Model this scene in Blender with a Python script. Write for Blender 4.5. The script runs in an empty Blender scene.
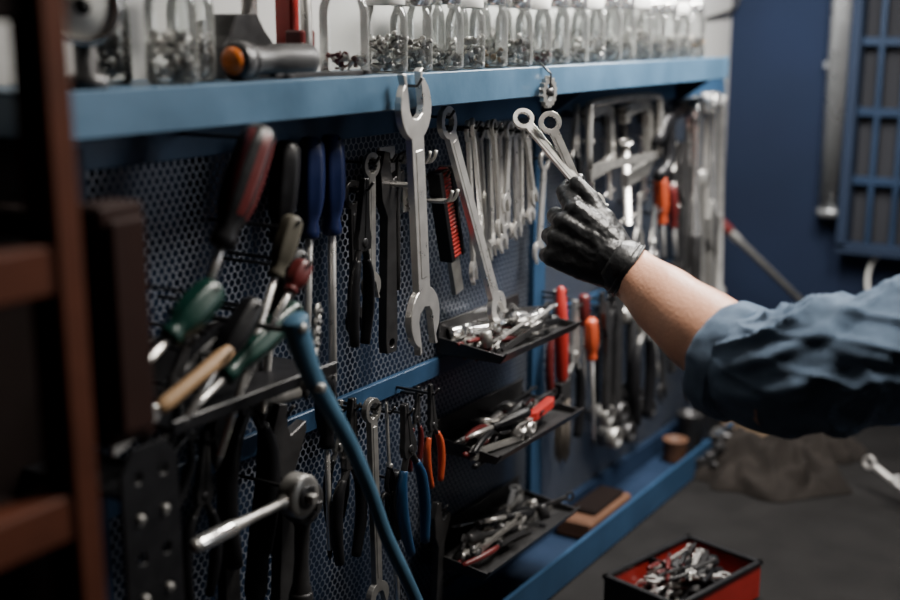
import bpy, bmesh, math, random
from math import sin, cos, pi, asin, sqrt, radians
from mathutils import Vector, Matrix, noise
from mathutils.geometry import tessellate_polygon
random.seed(7)
scene = bpy.context.scene

# ---------------------------------------------------------------- camera
FPX = 1200.0
TH = radians(32.4); PH = radians(12.68)
CAM = Vector((0, -0.8, 1.63))
FW = Vector((cos(TH)*cos(PH), sin(TH)*cos(PH), -sin(PH)))
RT = Vector((sin(TH), -cos(TH), 0))
UP = Vector((cos(TH)*sin(PH), sin(TH)*sin(PH), cos(PH)))
cd = bpy.data.cameras.new("camera"); cam = bpy.data.objects.new("camera", cd)
scene.collection.objects.link(cam)
Mc = Matrix((RT, UP, -FW)).transposed().to_4x4(); Mc.translation = CAM
cam.matrix_world = Mc
cd.sensor_width = 36; cd.lens = FPX*36/900; cd.clip_start = 0.02
cd.dof.use_dof = True; cd.dof.focus_distance = 1.34; cd.dof.aperture_fstop = 2.3
scene.camera = cam

# survey of the reference: where a sight line meets a real plane of the room
def ray(u, v):
    return FW + RT*((u-450)/FPX) + UP*((300-v)/FPX)
def onY(u, v, y):
    r = ray(u, v); return CAM + r*((y-CAM.y)/r.y)
def onX(u, v, x):
    r = ray(u, v); return CAM + r*((x-CAM.x)/r.x)
def onZ(u, v, z):
    r = ray(u, v); return CAM + r*((z-CAM.z)/r.z)

# ---------------------------------------------------------------- materials
MATS = {}
def mat(name, col, rough=.5, metal=0, var=.25, scale=30, bump=0., bscale=None, coat=0, sheen=0, detail=4, spec=.4):
    m = bpy.data.materials.new(name); m.use_nodes = True
    nt = m.node_tree; b = nt.nodes["Principled BSDF"]
    b.inputs["Specular IOR Level"].default_value = spec
    tc = nt.nodes.new("ShaderNodeTexCoord")
    n = nt.nodes.new("ShaderNodeTexNoise"); n.inputs["Scale"].default_value = scale
    n.inputs["Detail"].default_value = detail
    nt.links.new(tc.outputs["Object"], n.inputs["Vector"])
    mx = nt.nodes.new("ShaderNodeMix"); mx.data_type = 'RGBA'
    mx.inputs[6].default_value = (*[c*(1-var) for c in col], 1)
    mx.inputs[7].default_value = (*[min(1, c*(1+var)) for c in col], 1)
    nt.links.new(n.outputs["Fac"], mx.inputs[0])
    nt.links.new(mx.outputs[2], b.inputs["Base Color"])
    mr = nt.nodes.new("ShaderNodeMapRange")
    mr.inputs[3].default_value = max(.03, rough-.12); mr.inputs[4].default_value = min(1, rough+.12)
    nt.links.new(n.outputs["Fac"], mr.inputs[0]); nt.links.new(mr.outputs[0], b.inputs["Roughness"])
    b.inputs["Metallic"].default_value = metal
    if coat: b.inputs["Coat Weight"].default_value = coat
    if sheen: b.inputs["Sheen Weight"].default_value = sheen
    if bump:
        n2 = nt.nodes.new("ShaderNodeTexNoise"); n2.inputs["Scale"].default_value = bscale or scale*3
        n2.inputs["Detail"].default_value = 6
        nt.links.new(tc.outputs["Object"], n2.inputs["Vector"])
        bp = nt.nodes.new("ShaderNodeBump"); bp.inputs["Strength"].default_value = bump
        bp.inputs["Distance"].default_value = .002
        nt.links.new(n2.outputs["Fac"], bp.inputs["Height"]); nt.links.new(bp.outputs[0], b.inputs["Normal"])
    MATS[name] = m
    return m
mat("steel", (.70,.68,.65), .31, .82, .2, 60)
mat("chrome", (.86,.85,.83), .18, .92, .1, 60)
mat("steel_worn", (.36,.35,.33), .38, .8, .35, 80)
mat("steel_dark", (.050,.049,.050), .38, .7, .4, 60)
mat("hardware", (.60,.58,.55), .34, .5, .3, 60)
mat("hardware_dark", (.20,.19,.18), .36, .5, .3, 60)
mat("duct_mat", (.30,.31,.32), .30, .75, .1, 30)
mat("black_plastic", (.006,.006,.007), .4, 0, .3, 60, spec=.3)
mat("black_rubber", (.010,.010,.011), .5, 0, .3, 90, spec=.3)
mat("red_plastic", (.28,.018,.014), .4, 0, .25, 40)
mat("darkred_plastic", (.075,.009,.009), .4, 0, .25, 40)
mat("orange_plastic", (.38,.058,.020), .4, 0, .2, 40)
mat("amber_plastic", (.42,.10,.012), .3, 0, .2, 40)
mat("blue_plastic", (.006,.011,.045), .35, 0, .2, 40)
mat("midblue_plastic", (.010,.042,.10), .38, 0, .2, 40)
mat("green_plastic", (.003,.026,.019), .35, 0, .2, 40)
mat("olive_plastic", (.060,.055,.042), .5, 0, .2, 40, spec=.2)
mat("white_plastic", (.6,.6,.58), .4, 0, .1, 40)
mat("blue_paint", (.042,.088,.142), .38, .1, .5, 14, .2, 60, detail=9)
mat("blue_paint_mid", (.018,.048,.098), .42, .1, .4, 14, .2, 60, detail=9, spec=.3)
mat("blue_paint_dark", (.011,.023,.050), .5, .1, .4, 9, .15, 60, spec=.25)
mat("window_bar_paint", (.011,.018,.036), .7, 0, .2, 9, spec=.15)
mat("blue_bar", (.040,.095,.150), .4, .2, .45, 25, .1, 60)
mat("wall_navy", (.0075,.0125,.029), .85, 0, .35, 3, .2, 40, spec=.12)
mat("wall_light", (.30,.30,.295), .8, 0, .2, 4, .2, 40, spec=.2)
mat("wall_dark", (.02,.021,.025), .85, 0, .25, 4, spec=.1)
mat("bench_top_mat", (.010,.0095,.0095), .75, 0, .7, 12, .4, 90, detail=9, spec=.12)
mat("concrete", (.06,.06,.06), .8, 0, .3, 5, .3, 60)
mat("wood_rack", (.060,.017,.008), .65, 0, .55, 18, .2, 60, spec=.15)
mat("wood_dark", (.006,.0035,.003), .8, 0, .4, 18, .2, 60, spec=.08)
mat("wood_redbrown", (.016,.006,.0045), .75, 0, .4, 18, .2, 60, spec=.12)
mat("wood_light", (.26,.16,.08), .55, 0, .25, 30, .2, 80)
mat("wood_block_mat", (.085,.042,.025), .6, 0, .3, 25, .2, 80, spec=.2)
mat("canvas", (.016,.0135,.012), .9, 0, .7, 12, .5, 200, spec=.1)
mat("bristle", (.10,.085,.07), .8, 0, .4, 60)
mat("cardboard", (.10,.07,.045), .8, 0, .3, 20, spec=.1)
mat("skin", (.62,.31,.195), .44, 0, .20, 35, .3, 260, spec=.5)
mat("glove_mat", (.0105,.011,.012), .38, 0, .3, 60, .5, 130, spec=.5)
mat("hair_mat", (.02,.014,.01), .7, 0, .4, 120, .6, 300)
mat("lip_mat", (.35,.13,.10), .5, 0, .1, 40)
mat("trouser_mat", (.02,.025,.04), .85, 0, .3, 60, .4, 400)
m = mat("denim", (.125,.185,.275), .85, 0, .55, 42, .0, sheen=.1, detail=10, spec=.15)
nt = m.node_tree; b = nt.nodes["Principled BSDF"]
tc = nt.nodes["Texture Coordinate"]
wv = nt.nodes.new("ShaderNodeTexWave"); wv.inputs["Scale"].default_value = 220; wv.bands_direction = 'DIAGONAL'
n3 = nt.nodes.new("ShaderNodeTexNoise"); n3.inputs["Scale"].default_value = 130; n3.inputs["Detail"].default_value = 7
nt.links.new(tc.outputs["Object"], wv.inputs["Vector"]); nt.links.new(tc.outputs["Object"], n3.inputs["Vector"])
ad = nt.nodes.new("ShaderNodeMath"); ad.operation = 'ADD'
nt.links.new(wv.outputs["Fac"], ad.inputs[0]); nt.links.new(n3.outputs["Fac"], ad.inputs[1])
bp = nt.nodes.new("ShaderNodeBump"); bp.inputs["Strength"].default_value = .8; bp.inputs["Distance"].default_value = .0018
nt.links.new(ad.outputs[0], bp.inputs["Height"]); nt.links.new(bp.outputs[0], b.inputs["Normal"])
# glass: fresnel reflection over clear
m = bpy.data.materials.new("glass"); m.use_nodes = True; nt = m.node_tree; nt.nodes.clear()
o = nt.nodes.new("ShaderNodeOutputMaterial"); mx = nt.nodes.new("ShaderNodeMixShader")
tr = nt.nodes.new("ShaderNodeBsdfTransparent"); tr.inputs[0].default_value = (.95,.96,.955,1)
gl = nt.nodes.new("ShaderNodeBsdfGlossy"); gl.inputs["Roughness"].default_value = .15
df = nt.nodes.new("ShaderNodeBsdfDiffuse"); df.inputs[0].default_value = (.62,.63,.61,1)
mg = nt.nodes.new("ShaderNodeMixShader"); mg.inputs[0].default_value = .30
nt.links.new(gl.outputs[0], mg.inputs[1]); nt.links.new(df.outputs[0], mg.inputs[2])
lw = nt.nodes.new("ShaderNodeLayerWeight"); lw.inputs["Blend"].default_value = .34
tcg = nt.nodes.new("ShaderNodeTexCoord"); ng = nt.nodes.new("ShaderNodeTexNoise"); ng.inputs["Scale"].default_value = 90
bg = nt.nodes.new("ShaderNodeBump"); bg.inputs["Strength"].default_value = .35; bg.inputs["Distance"].default_value = .002
nt.links.new(tcg.outputs["Object"], ng.inputs["Vector"]); nt.links.new(ng.outputs["Fac"], bg.inputs["Height"])
nt.links.new(bg.outputs[0], gl.inputs["Normal"])
nt.links.new(lw.outputs["Fresnel"], mx.inputs[0]); nt.links.new(tr.outputs[0], mx.inputs[1]); nt.links.new(mg.outputs[0], mx.inputs[2])
nt.links.new(mx.outputs[0], o.inputs[0]); MATS["glass"] = m
# perforated sheet (punched, staggered holes)
m = bpy.data.materials.new("perforated_sheet"); m.use_nodes = True; nt = m.node_tree
b = nt.nodes["Principled BSDF"]; b.inputs["Base Color"].default_value = (.14,.155,.19,1)
b.inputs["Metallic"].default_value = .4; b.inputs["Roughness"].default_value = .40
o = nt.nodes["Material Output"]
tc = nt.nodes.new("ShaderNodeTexCoord")
P = .0092; P2 = P*1.5
ds = []
for off in ((0,0),(.5,.5)):
    mp = nt.nodes.new("ShaderNodeMapping")
    mp.inputs["Scale"].default_value = (1/P, 0, 1/P2)
    mp.inputs["Location"].default_value = (off[0], 0, off[1])
    fr = nt.nodes.new("ShaderNodeVectorMath"); fr.operation = 'FRACTION'
    sb = nt.nodes.new("ShaderNodeVectorMath"); sb.operation = 'SUBTRACT'; sb.inputs[1].default_value = (.5, 0, .5)
    ml = nt.nodes.new("ShaderNodeVectorMath"); ml.operation = 'MULTIPLY'; ml.inputs[1].default_value = (P, 0, P2)
    ln = nt.nodes.new("ShaderNodeVectorMath"); ln.operation = 'LENGTH'
    nt.links.new(tc.outputs["Object"], mp.inputs[0]); nt.links.new(mp.outputs[0], fr.inputs[0])
    nt.links.new(fr.outputs[0], sb.inputs[0]); nt.links.new(sb.outputs[0], ml.inputs[0]); nt.links.new(ml.outputs[0], ln.inputs[0])
    ds.append(ln)
mn = nt.nodes.new("ShaderNodeMath"); mn.operation = 'MINIMUM'
nt.links.new(ds[0].outputs["Value"], mn.inputs[0]); nt.links.new(ds[1].outputs["Value"], mn.inputs[1])
lt = nt.nodes.new("ShaderNodeMath"); lt.operation = 'LESS_THAN'; lt.inputs[1].default_value = .0036
nt.links.new(mn.outputs[0], lt.inputs[0])
tr = nt.nodes.new("ShaderNodeBsdfTransparent"); mx = nt.nodes.new("ShaderNodeMixShader")
nt.links.new(lt.outputs[0], mx.inputs[0]); nt.links.new(b.outputs[0], mx.inputs[1]); nt.links.new(tr.outputs[0], mx.inputs[2])
nt.links.new(mx.outputs[0], o.inputs[0]); MATS["perforated_sheet"] = m
mat("dial_face", (.80,.80,.76), .4, 0, .1, 30)

# ---------------------------------------------------------------- mesh builder
def catmull(pts, n):
    if n < 2 or len(pts) < 3: return [Vector(p) for p in pts]
    P_ = [Vector(p) for p in pts]; P_ = [P_[0]*2-P_[1]]+P_+[P_[-1]*2-P_[-2]]
    out = []
    for i in range(1, len(P_)-2):
        p0,p1,p2,p3 = P_[i-1:i+3]
        for k in range(n):
            t = k/n
            out.append(.5*((2*p1)+(p2-p0)*t+(2*p0-5*p1+4*p2-p3)*t*t+(3*p1-p0-3*p2+p3)*t**3))
    out.append(P_[-2].copy()); return out
class MB:
    def __init__(s):
        s.v=[]; s.f=[]; s.m=[]; s.s=[]; s.slots=[]; s.M=Matrix.Identity(4)
    def add(s, vs, fs, mt, smooth=True, M=None):
        T = s.M @ M if M is not None else s.M
        k = len(s.v); s.v += [T @ Vector(p) for p in vs]
        mts = mt if isinstance(mt, list) else None
        for i, f in enumerate(fs):
            nm = mts[i] if mts else mt
            if nm not in s.slots: s.slots.append(nm)
            s.f.append([a+k for a in f]); s.m.append(s.slots.index(nm)); s.s.append(smooth)
    def lathe(s, prof, mt, seg=16, M=None, flute=None, mat2=None, every=4, z12=None):
        vs=[]; fs=[]; ms=[]
        for (r, z) in prof:
            for j in range(seg):
                a = 2*pi*j/seg; rr = r
                if flute and flute[2] <= z <= flute[3]: rr = r*(1-flute[1]*(.5+.5*cos(flute[0]*a)))
                vs.append((rr*cos(a), rr*sin(a), z))
        n = len(prof)
        for i in range(n-1):
            for j in range(seg):
                k=(j+1)%seg
                fs.append([i*seg+j, i*seg+k, (i+1)*seg+k, (i+1)*seg+j])
                ms.append(mat2 if (mat2 and (j//2)%2==0 and (not z12 or z12[0] <= prof[i][1] < z12[1])) else mt)
        fs.append(list(range(seg))[::-1]); ms.append(mt)
        fs.append([(n-1)*seg+j for j in range(seg)]); ms.append(mt)
        s.add(vs, fs, ms, True, M)
    def tube(s, pts, r, mt, seg=8, n=1, M=None, flat=1.0, cap=True):
        base = [Vector(p) for p in pts]
        rs = list(r) if isinstance(r, (list, tuple)) else [r]*len(base)
        P_ = catmull(base, n)
        if n > 1 and len(base) > 2:
            R_ = []
            for i in range(len(base)-1):
                for k in range(n): R_.append(rs[i]+(rs[i+1]-rs[i])*k/n)
            R_.append(rs[-1])
        else: R_ = rs
        vs=[]; fs=[]; prev=None
        for i, p in enumerate(P_):
            t = (P_[min(i+1, len(P_)-1)]-P_[max(i-1, 0)]).normalized()
            if prev is None:
                a = Vector((0,1,0)) if abs(t.y) < .9 else Vector((1,0,0))
            else: a = prev
            a = (a - t*a.dot(t)).normalized(); prev = a; b_ = t.cross(a)
            for j in range(seg):
                th = 2*pi*j/seg
                vs.append(p + a*(R_[i]*flat*cos(th)) + b_*(R_[i]*sin(th)))
        for i in range(len(P_)-1):
            for j in range(seg):
                k=(j+1)%seg; fs.append([i*seg+j, i*seg+k, (i+1)*seg+k, (i+1)*seg+j])
        if cap:
            fs.append(list(range(seg))[::-1]); fs.append([(len(P_)-1)*seg+j for j in range(seg)])
        s.add(vs, fs, mt, True, M)
    def capsule(s, a, b_, ra, rb, mt, seg=14):
        a=Vector(a); b_=Vector(b_); d=(b_-a); L=d.length; q=d.normalized()
        pts=[]; rr=[]
        for k in range(5):
            t=k/5*pi/2; pts.append(a-q*ra*cos(t)); rr.append(max(ra*sin(t), ra*.05))
        pts.append(a); rr.append(ra); pts.append(b_); rr.append(rb)
        for k in range(1,6):
            t=k/5*pi/2; pts.append(b_+q*rb*sin(t)); rr.append(max(rb*cos(t), rb*.05))
        s.tube(pts, rr, mt, seg)
    def ellip(s, c, rad, mt, M=None, seg=16, rings=10):
        vs=[]; fs=[]
        for i in range(rings+1):
            t=pi*i/rings
            for j in range(seg):
                a=2*pi*j/seg; q=max(sin(t),.01)
                vs.append((c[0]+rad[0]*q*cos(a), c[1]+rad[1]*q*sin(a), c[2]+rad[2]*cos(t)))
        for i in range(rings):
            for j in range(seg):
                k=(j+1)%seg; fs.append([i*seg+j,(i+1)*seg+j,(i+1)*seg+k,i*seg+k])
        fs.append(list(range(seg))); fs.append([rings*seg+j for j in range(seg)][::-1])
        s.add(vs, fs, mt, True, M)
    def poly(s, outer, th, mt, holes=(), y=0, M=None):
        loops=[[Vector((p[0],p[1],0)) for p in outer]]+[[Vector((p[0],p[1],0)) for p in h] for h in holes]
        tris = tessellate_polygon(loops)
        flat=[p for l in loops for p in l]; N=len(flat)
        vs=[(p.x, y-th/2, p.y) for p in flat]+[(p.x, y+th/2, p.y) for p in flat]
        fs=[list(t) for t in tris]+[[a+N for a in t][::-1] for t in tris]
        k=0
        for l in loops:
            n=len(l)
            for i in range(n):
                a=k+i; b_=k+(i+1)%n; fs.append([a,b_,b_+N,a+N])
            k+=n
        s.add(vs, fs, mt, False, M)
    def box(s, c, d, mt, M=None):
        x,y,z=[q/2 for q in d]; vs=[(c[0]+i*x,c[1]+j*y,c[2]+k*z) for i in(-1,1) for j in(-1,1) for k in(-1,1)]
        fs=[[0,1,3,2],[4,6,7,5],[0,4,5,1],[2,3,7,6],[0,2,6,4],[1,5,7,3]]
        s.add(vs, fs, mt, False, M)
    def obj(s, name, bevel=0, parent=None):
        me=bpy.data.meshes.new(name)
        c=Vector((0,0,0))
        for p in s.v: c+=p
        c/=max(1,len(s.v))
        if getattr(s,'origin',None) is not None: c=s.origin
        me.from_pydata([p-c for p in s.v],[],s.f)
        for n_ in s.slots: me.materials.append(MATS[n_])
        for i,p in enumerate(me.polygons): p.material_index=s.m[i]; p.use_smooth=s.s[i]
        bm=bmesh.new(); bm.from_mesh(me); bmesh.ops.recalc_face_normals(bm, faces=bm.faces); bm.to_mesh(me); bm.free()
        o=bpy.data.objects.new(name, me); o.location=c; scene.collection.objects.link(o)
        if parent: o.parent=parent
        if bevel:
            md=o.modifiers.new("bev",'BEVEL'); md.width=bevel; md.segments=1; md.limit_method='ANGLE'; md.angle_limit=radians(40)
        return o

# ---------------------------------------------------------------- tool shapes (local: z length, x width, y thickness)
def arc(R, a0, a1, n, c=(0,0)):
    return [(c[0]+R*cos(a0+(a1-a0)*i/n), c[1]+R*sin(a0+(a1-a0)*i/n)) for i in range(n+1)]
def ring_pts(R, nk):
    a=asin(min(.9,nk/R)); return arc(R, -pi/2+a, 3*pi/2-a, 22)
def open_pts(R, nk, tilt=0, gap=.46):
    a=asin(min(.9,nk/R)); g=R*gap; q=asin(gap*1.25)
    def rt(p): return (p[0]*cos(tilt)-p[1]*sin(tilt), p[0]*sin(tilt)+p[1]*cos(tilt))
    right=arc(R, -pi/2+a, pi/2-q+tilt, 10); left=arc(R, pi/2+q+tilt, 3*pi/2-a, 10)
    notch=[(g*1.35,R*1.08),(g,R*1.02),(g,-.02*R),(g*.7,-.25*R),(0,-.36*R),(-g*.7,-.25*R),(-g,-.02*R),(-g,R*1.12),(-g*1.4,R*1.16)]
    return right+[rt(p) for p in notch]+left
def wrench(mb, L, top='ring', bot='open', R1=None, R2=None, th=None, mt='steel', nk=None, tilt=.26):
    R1=R1 or L*.075; R2=R2 or L*.085; nk=nk or L*.032; th=th or L*.028
    t=ring_pts(R1,nk) if top=='ring' else open_pts(R1,nk,tilt)
    b_=ring_pts(R2,nk) if bot=='ring' else open_pts(R2,nk,tilt)
    out=[(x,y+L-R1) for x,y in t]+[(-x,-y+R2) for x,y in b_]
    holes=[]
    def star(R,c): return [(R*(.64 if i%2 else .56)*cos(2*pi*i/24), c+R*(.64 if i%2 else .56)*sin(2*pi*i/24)) for i in range(24)][::-1]
    if top=='ring': holes.append(star(R1,L-R1))
    if bot=='ring': holes.append(star(R2,R2))
    mb.poly(out, th, mt, holes)
    z0=R2*2.3; z1=L-R1*2.3
    if z1>z0: mb.poly([(-nk*.5,z0),(nk*.5,z0),(nk*.5,z1),(-nk*.5,z1)], th*1.2, mt)
def screwdriver(mb, L, hl=.4, r=.013, hm='black_plastic', m2=None, sh='steel', sr=.0032, cross=True):
    h=L*hl; z0=L-h
    prof=[(sr*1.6,z0),(r*.62,z0+.001),(r*.66,z0+h*.08),(r*.55,z0+h*.16),(r*.8,z0+h*.26),(r*.97,z0+h*.4),(r,z0+h*.6),(r*.96,z0+h*.8),(r*.82,z0+h*.93),(r*.5,z0+h*.99),(r*.1,L)]
    mb.lathe(prof, hm, 24, None, (6,.16,z0+h*.25,z0+h*.85), m2, 4, (z0+h*.2,z0+h*.85))
    mb.lathe([(sr,.012),(sr,z0+.002)], sh, 10)
    mb.lathe([(sr*.35,0),(sr*.8,.005),(sr,.013)], 'steel_dark', 8)
def pliers(mb, L, hm='black_plastic', nose=.3, spread=.11, body='steel_worn'):
    zp=L*(1-nose-.08); w=L*.055
    for sg in (-1,1):
        mb.poly([(0,zp-w),(sg*w*1.15,zp-w*.7),(sg*w*1.25,zp+w*.5),(sg*w*.95,zp+w*1.4),(sg*w*.35,L),(sg*w*.04,L),(sg*w*.04,zp+w*1.2)], L*.04, body)
        mb.tube([(0,0,zp),(sg*w*.7,0,zp-w*1.2),(sg*L*spread*.8,0,zp*.76)], L*.022, body, 8, 4)
        mb.tube([(sg*L*spread*.62,0,zp*.83),(sg*L*spread,0,zp*.66),(sg*L*spread*1.08,0,zp*.35),(sg*L*spread*.72,0,0)], [L*.026,L*.036,L*.038,L*.03], hm, 10, 5)
    mb.lathe([(w*.5,-L*.026),(w*.5,L*.026)], body, 14, Matrix.Translation((0,0,zp))@Matrix.Rotation(pi/2,4,'X'))
def ratchet(mb, L, R=.017, grip='steel_dark', body='chrome', hr=1.0):
    M=Matrix.Translation((0,0,L-R))@Matrix.Rotation(pi/2,4,'X')
    mb.lathe([(R*.8,-R*.5),(R,-R*.4),(R,R*.4),(R*.8,R*.5)], body, 22, M)
    mb.lathe([(R*.55,-R*.54),(R*.55,R*.6),(R*.35,R*.62)], 'steel_dark', 18, M)
    mb.box((0,-R*.7,L-R),(R*.4,R*.6,R*.4),body)
    q=R*hr
    mb.lathe([(q*.25,0),(q*.48,.003),(q*.5,L*.32),(q*.4,L*.36),(q*.33,L*.5),(q*.36,L-R*2.2),(R*.55,L-R*1.6)], body, 14)
    mb.lathe([(q*.52,L*.03),(q*.56,L*.05),(q*.56,L*.29),(q*.52,L*.31)], grip, 14)
def rodtool(mb, L, r=.005, body='chrome'):
    mb.lathe([(r*1.7,0),(r*1.8,.002),(r*1.8,.022),(r,.03),(r,L-.03),(r*1.35,L-.024),(r*1.35,L-.002),(r,L)], body, 14)
def gclamp(mb, L, W=None, mt='steel_worn'):
    W=W or L*.55; t=L*.1
    out=[(0,L*.98),(W*.75,L*.98),(W,L*.88),(W,L*.42),(W*.75,L*.32),(0,L*.32),(0,L*.32+t*1.1),(W*.68,L*.32+t*1.1),(W-t,L*.46),(W-t,L*.82),(W*.7,L*.98-t),(t*.9,L*.98-t),(t*.9,L*.84),(0,L*.84)]
    mb.poly(out, L*.06, mt)
    mb.lathe([(L*.03,0),(L*.03,L*.66),(L*.06,L*.67),(L*.06,L*.7)], 'steel', 10, Matrix.Translation((t*.4,0,0)))
    mb.tube([(t*.4-L*.13,0,.01),(t*.4+L*.13,0,.01)], L*.018, 'steel', 8)
def adjustable(mb, L, mt='steel_worn'):
    w=L*.045
    out=[(-w*.9,0),(w*.9,0),(w*1.1,L*.06),(w*.8,L*.7),(w*1.6,L*.78),(w*2.4,L*.86),(w*2.3,L*.9),(w*.2,L*.86),(-w*.2,L*.9),(-w*.3,L*.99),(-w*1.3,L),(-w*2.1,L*.9),(-w*1.7,L*.76),(-w*.8,L*.68),(-w*1.1,L*.06)]
    hole=[(w*.5*cos(2*pi*i/14), L*.05+w*.5*sin(2*pi*i/14)) for i in range(14)][::-1]
    mb.poly(out, L*.05, mt, [hole])
    mb.lathe([(w*.5,-w),(w*.5,w)], 'steel_dark', 12, Matrix.Translation((w*.5,0,L*.8))@Matrix.Rotation(pi/2,4,'Y'))
def filetool(mb, L, hm='red_plastic'):
    mb.poly([(-.009,0),(.009,0),(.010,L*.45),(-.010,L*.45)], .006, 'steel_worn')
    n=22
    for i in range(n):
        z=L*.30+(L*.68)*i/n
        mb.box((0,0,z+L*.68/n*.45),(.016,.016,L*.68/n*.62), hm)
    mb.box((-.012,0,L*.64),(.008,.018,L*.70),'black_plastic'); mb.box((.012,0,L*.64),(.006,.018,L*.70),'black_plastic')
    mb.box((0,0,L*.64),(.02,.012,L*.69),'darkred_plastic')
def brush(mb, L):
    mb.lathe([(.004,L*.45),(.009,L*.5),(.010,L*.75),(.007,L*.98),(.002,L)], 'red_plastic', 14)
    mb.box((0,0,L*.42),(.03,.014,L*.1),'steel_dark')
    rd=random.Random(3)
    for i in range(90):
        x=rd.uniform(-.014,.014); y=rd.uniform(-.006,.006); dx=rd.uniform(-.006,.006)
        mb.tube([(x,y,L*.38),(x+dx*.4,y,L*.18),(x+dx,y+rd.uniform(-.004,.004),rd.uniform(0,L*.05))], [.0011,.0011,.0006], 'bristle', 4)
def hammer(mb, L):
    mb.lathe([(.009,0),(.012,.01),(.011,L*.3),(.008,L*.55),(.009,L*.9)], 'black_rubber', 12)
    mb.lathe([(.013,-.045),(.015,-.04),(.015,-.02),(.011,-.015),(.011,.02),(.008,.05)], 'steel_worn', 14, Matrix.Translation((0,0,L*.93))@Matrix.Rotation(pi/2,4,'Y'))
def scissors(mb, L, hm='black_plastic'):
    for sg in (-1,1):
        mb.poly([(0,L*.45),(sg*L*.03,L*.47),(-sg*L*.01+sg*L*.03,L),(0,L*.98)], .003, 'steel', y=sg*.0015)
        mb.tube([(-sg*0,0,L*.46),(sg*L*.05,0,L*.34),(sg*L*.04,0,L*.26)], L*.02, hm, 8, 3)
        c=(sg*L*.08,0,L*.13)
        mb.tube([(c[0]+L*.065*cos(2*pi*i/16),0,c[2]+L*.13*sin(2*pi*i/16)) for i in range(17)], L*.02, hm, 8)
    mb.lathe([(L*.02,-.004),(L*.02,.004)], 'steel', 12, Matrix.Translation((0,0,L*.47))@Matrix.Rotation(pi/2,4,'X'))
def chisel(mb, L, hm='wood_light'):
    mb.poly([(-.007,.004),(.007,0),(.007,L*.35),(.003,L*.4),(-.003,L*.4),(-.007,L*.35)], .003, 'steel')
    mb.lathe([(.004,L*.38),(.0055,L*.4),(.0065,L*.45),(.006,L*.7),(.0068,L*.92),(.005,L)], hm, 14)
def hexkey(mb, L):
    mb.tube([(0,0,0),(0,0,L*.85),(L*.04,0,L*.96),(L*.3,0,L)], .0032, 'steel_dark', 6, 3)

HOOK = MB(); HOOK.origin=Vector((1.4,0,1.3))
def frame_from(A, Bp, roll=0):
    z=(A-Bp); L=z.length; z.normalize()
    y=Vector((0,1,0)); y=(y-z*y.dot(z)).normalized(); x=y.cross(z)
    M=Matrix((x,y,z)).transposed().to_4x4(); M.translation=Bp
    return M@Matrix.Rotation(roll,4,'Z'), L
def T(name_, fn_, pA, pB, y=-.03, y2=None, roll=0, hook=True, bevel=.0006, **kw):
    A=onY(pA[0],pA[1],y); Bp=onY(pB[0],pB[1],y if y2 is None else y2)
    M,L=frame_from(A,Bp,roll); mb=MB(); mb.M=M; fn_(mb,L,**kw)
    o=mb.obj(name_,bevel)
    if hook:
        h=A+(Bp-A).normalized()*min(.012,L*.1)
        HOOK.tube([(h.x,-.001,h.z),(h.x,y-.006,h.z),(h.x,y-.012,h.z+.008)], .0018, 'steel_dark', 6)
    return o

# ================================================================= ROOM
def simple_box(name, c, d, mt, bevel=0):
    mb=MB(); mb.box(c,d,mt); return mb.obj(name,bevel)
simple_box("floor",(0.5,-1.7,-.05),(4.2,4.0,.1),"concrete")
simple_box("ceiling",(0.5,-1.7,3.05),(4.2,4.0,.1),"wall_dark")
simple_box("wall_back",(0.5,.13,1.5),(4.2,.1,3.0),"wall_light")
simple_box("wall_right",(2.53,-1.7,1.5),(.1,4.0,3.0),"wall_navy")
simple_box("wall_left",(-1.5,-1.7,1.5),(.1,4.0,3.0),"wall_dark")
simple_box("wall_front",(0.5,-3.7,1.5),(4.2,.1,3.0),"wall_dark")

# workbench
mb=MB()
mb.box((1.35,-.31,.825),(2.2,.76,.05),"bench_top_mat")
for x in (.3,2.38):
    for y in (-.65,.03): mb.box((x,y,.4),(.06,.06,.8),"blue_paint_dark")
mb.box((1.35,-.66,.74),(2.1,.03,.1),"blue_paint_dark"); mb.box((1.35,.03,.3),(2.1,.03,.5),"blue_paint_dark")
mb.obj("workbench",.003)

# tool board: frame + perforated sheet + shelf
root=bpy.data.objects.new("pegboard_panel",None); scene.collection.objects.link(root)
X0,X1=.665,2.21; Z0,Z1=.87,1.555
mb=MB(); mb.origin=Vector((0,0,0))
mb.add([(X0,0,Z0),(X1,0,Z0),(X1,0,Z1),(X0,0,Z1)],[[0,1,2,3]],"perforated_sheet",False)
mb.obj("perforated_sheet",parent=root)
mb=MB(); mb.box(((X0+X1)/2,.022,(Z0+Z1)/2),(X1-X0,.006,Z1-Z0),"blue_paint_dark"); mb.obj("back_sheet",parent=root)
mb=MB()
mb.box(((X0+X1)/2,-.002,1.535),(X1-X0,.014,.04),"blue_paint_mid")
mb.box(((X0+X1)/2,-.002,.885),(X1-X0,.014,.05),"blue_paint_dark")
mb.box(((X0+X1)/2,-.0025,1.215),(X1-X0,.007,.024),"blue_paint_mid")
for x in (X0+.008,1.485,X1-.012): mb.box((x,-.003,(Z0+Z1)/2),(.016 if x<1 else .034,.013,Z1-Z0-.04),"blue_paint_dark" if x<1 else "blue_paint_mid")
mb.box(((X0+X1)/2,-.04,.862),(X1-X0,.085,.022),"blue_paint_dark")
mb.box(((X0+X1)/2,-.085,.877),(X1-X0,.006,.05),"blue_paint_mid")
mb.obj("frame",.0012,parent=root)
mb=MB()
sx0,sx1=.585,2.0
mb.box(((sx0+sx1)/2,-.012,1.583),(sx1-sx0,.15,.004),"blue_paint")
mb.box(((sx0+sx1)/2,-.087,1.568),(sx1-sx0,.004,.036),"blue_paint")
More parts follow.
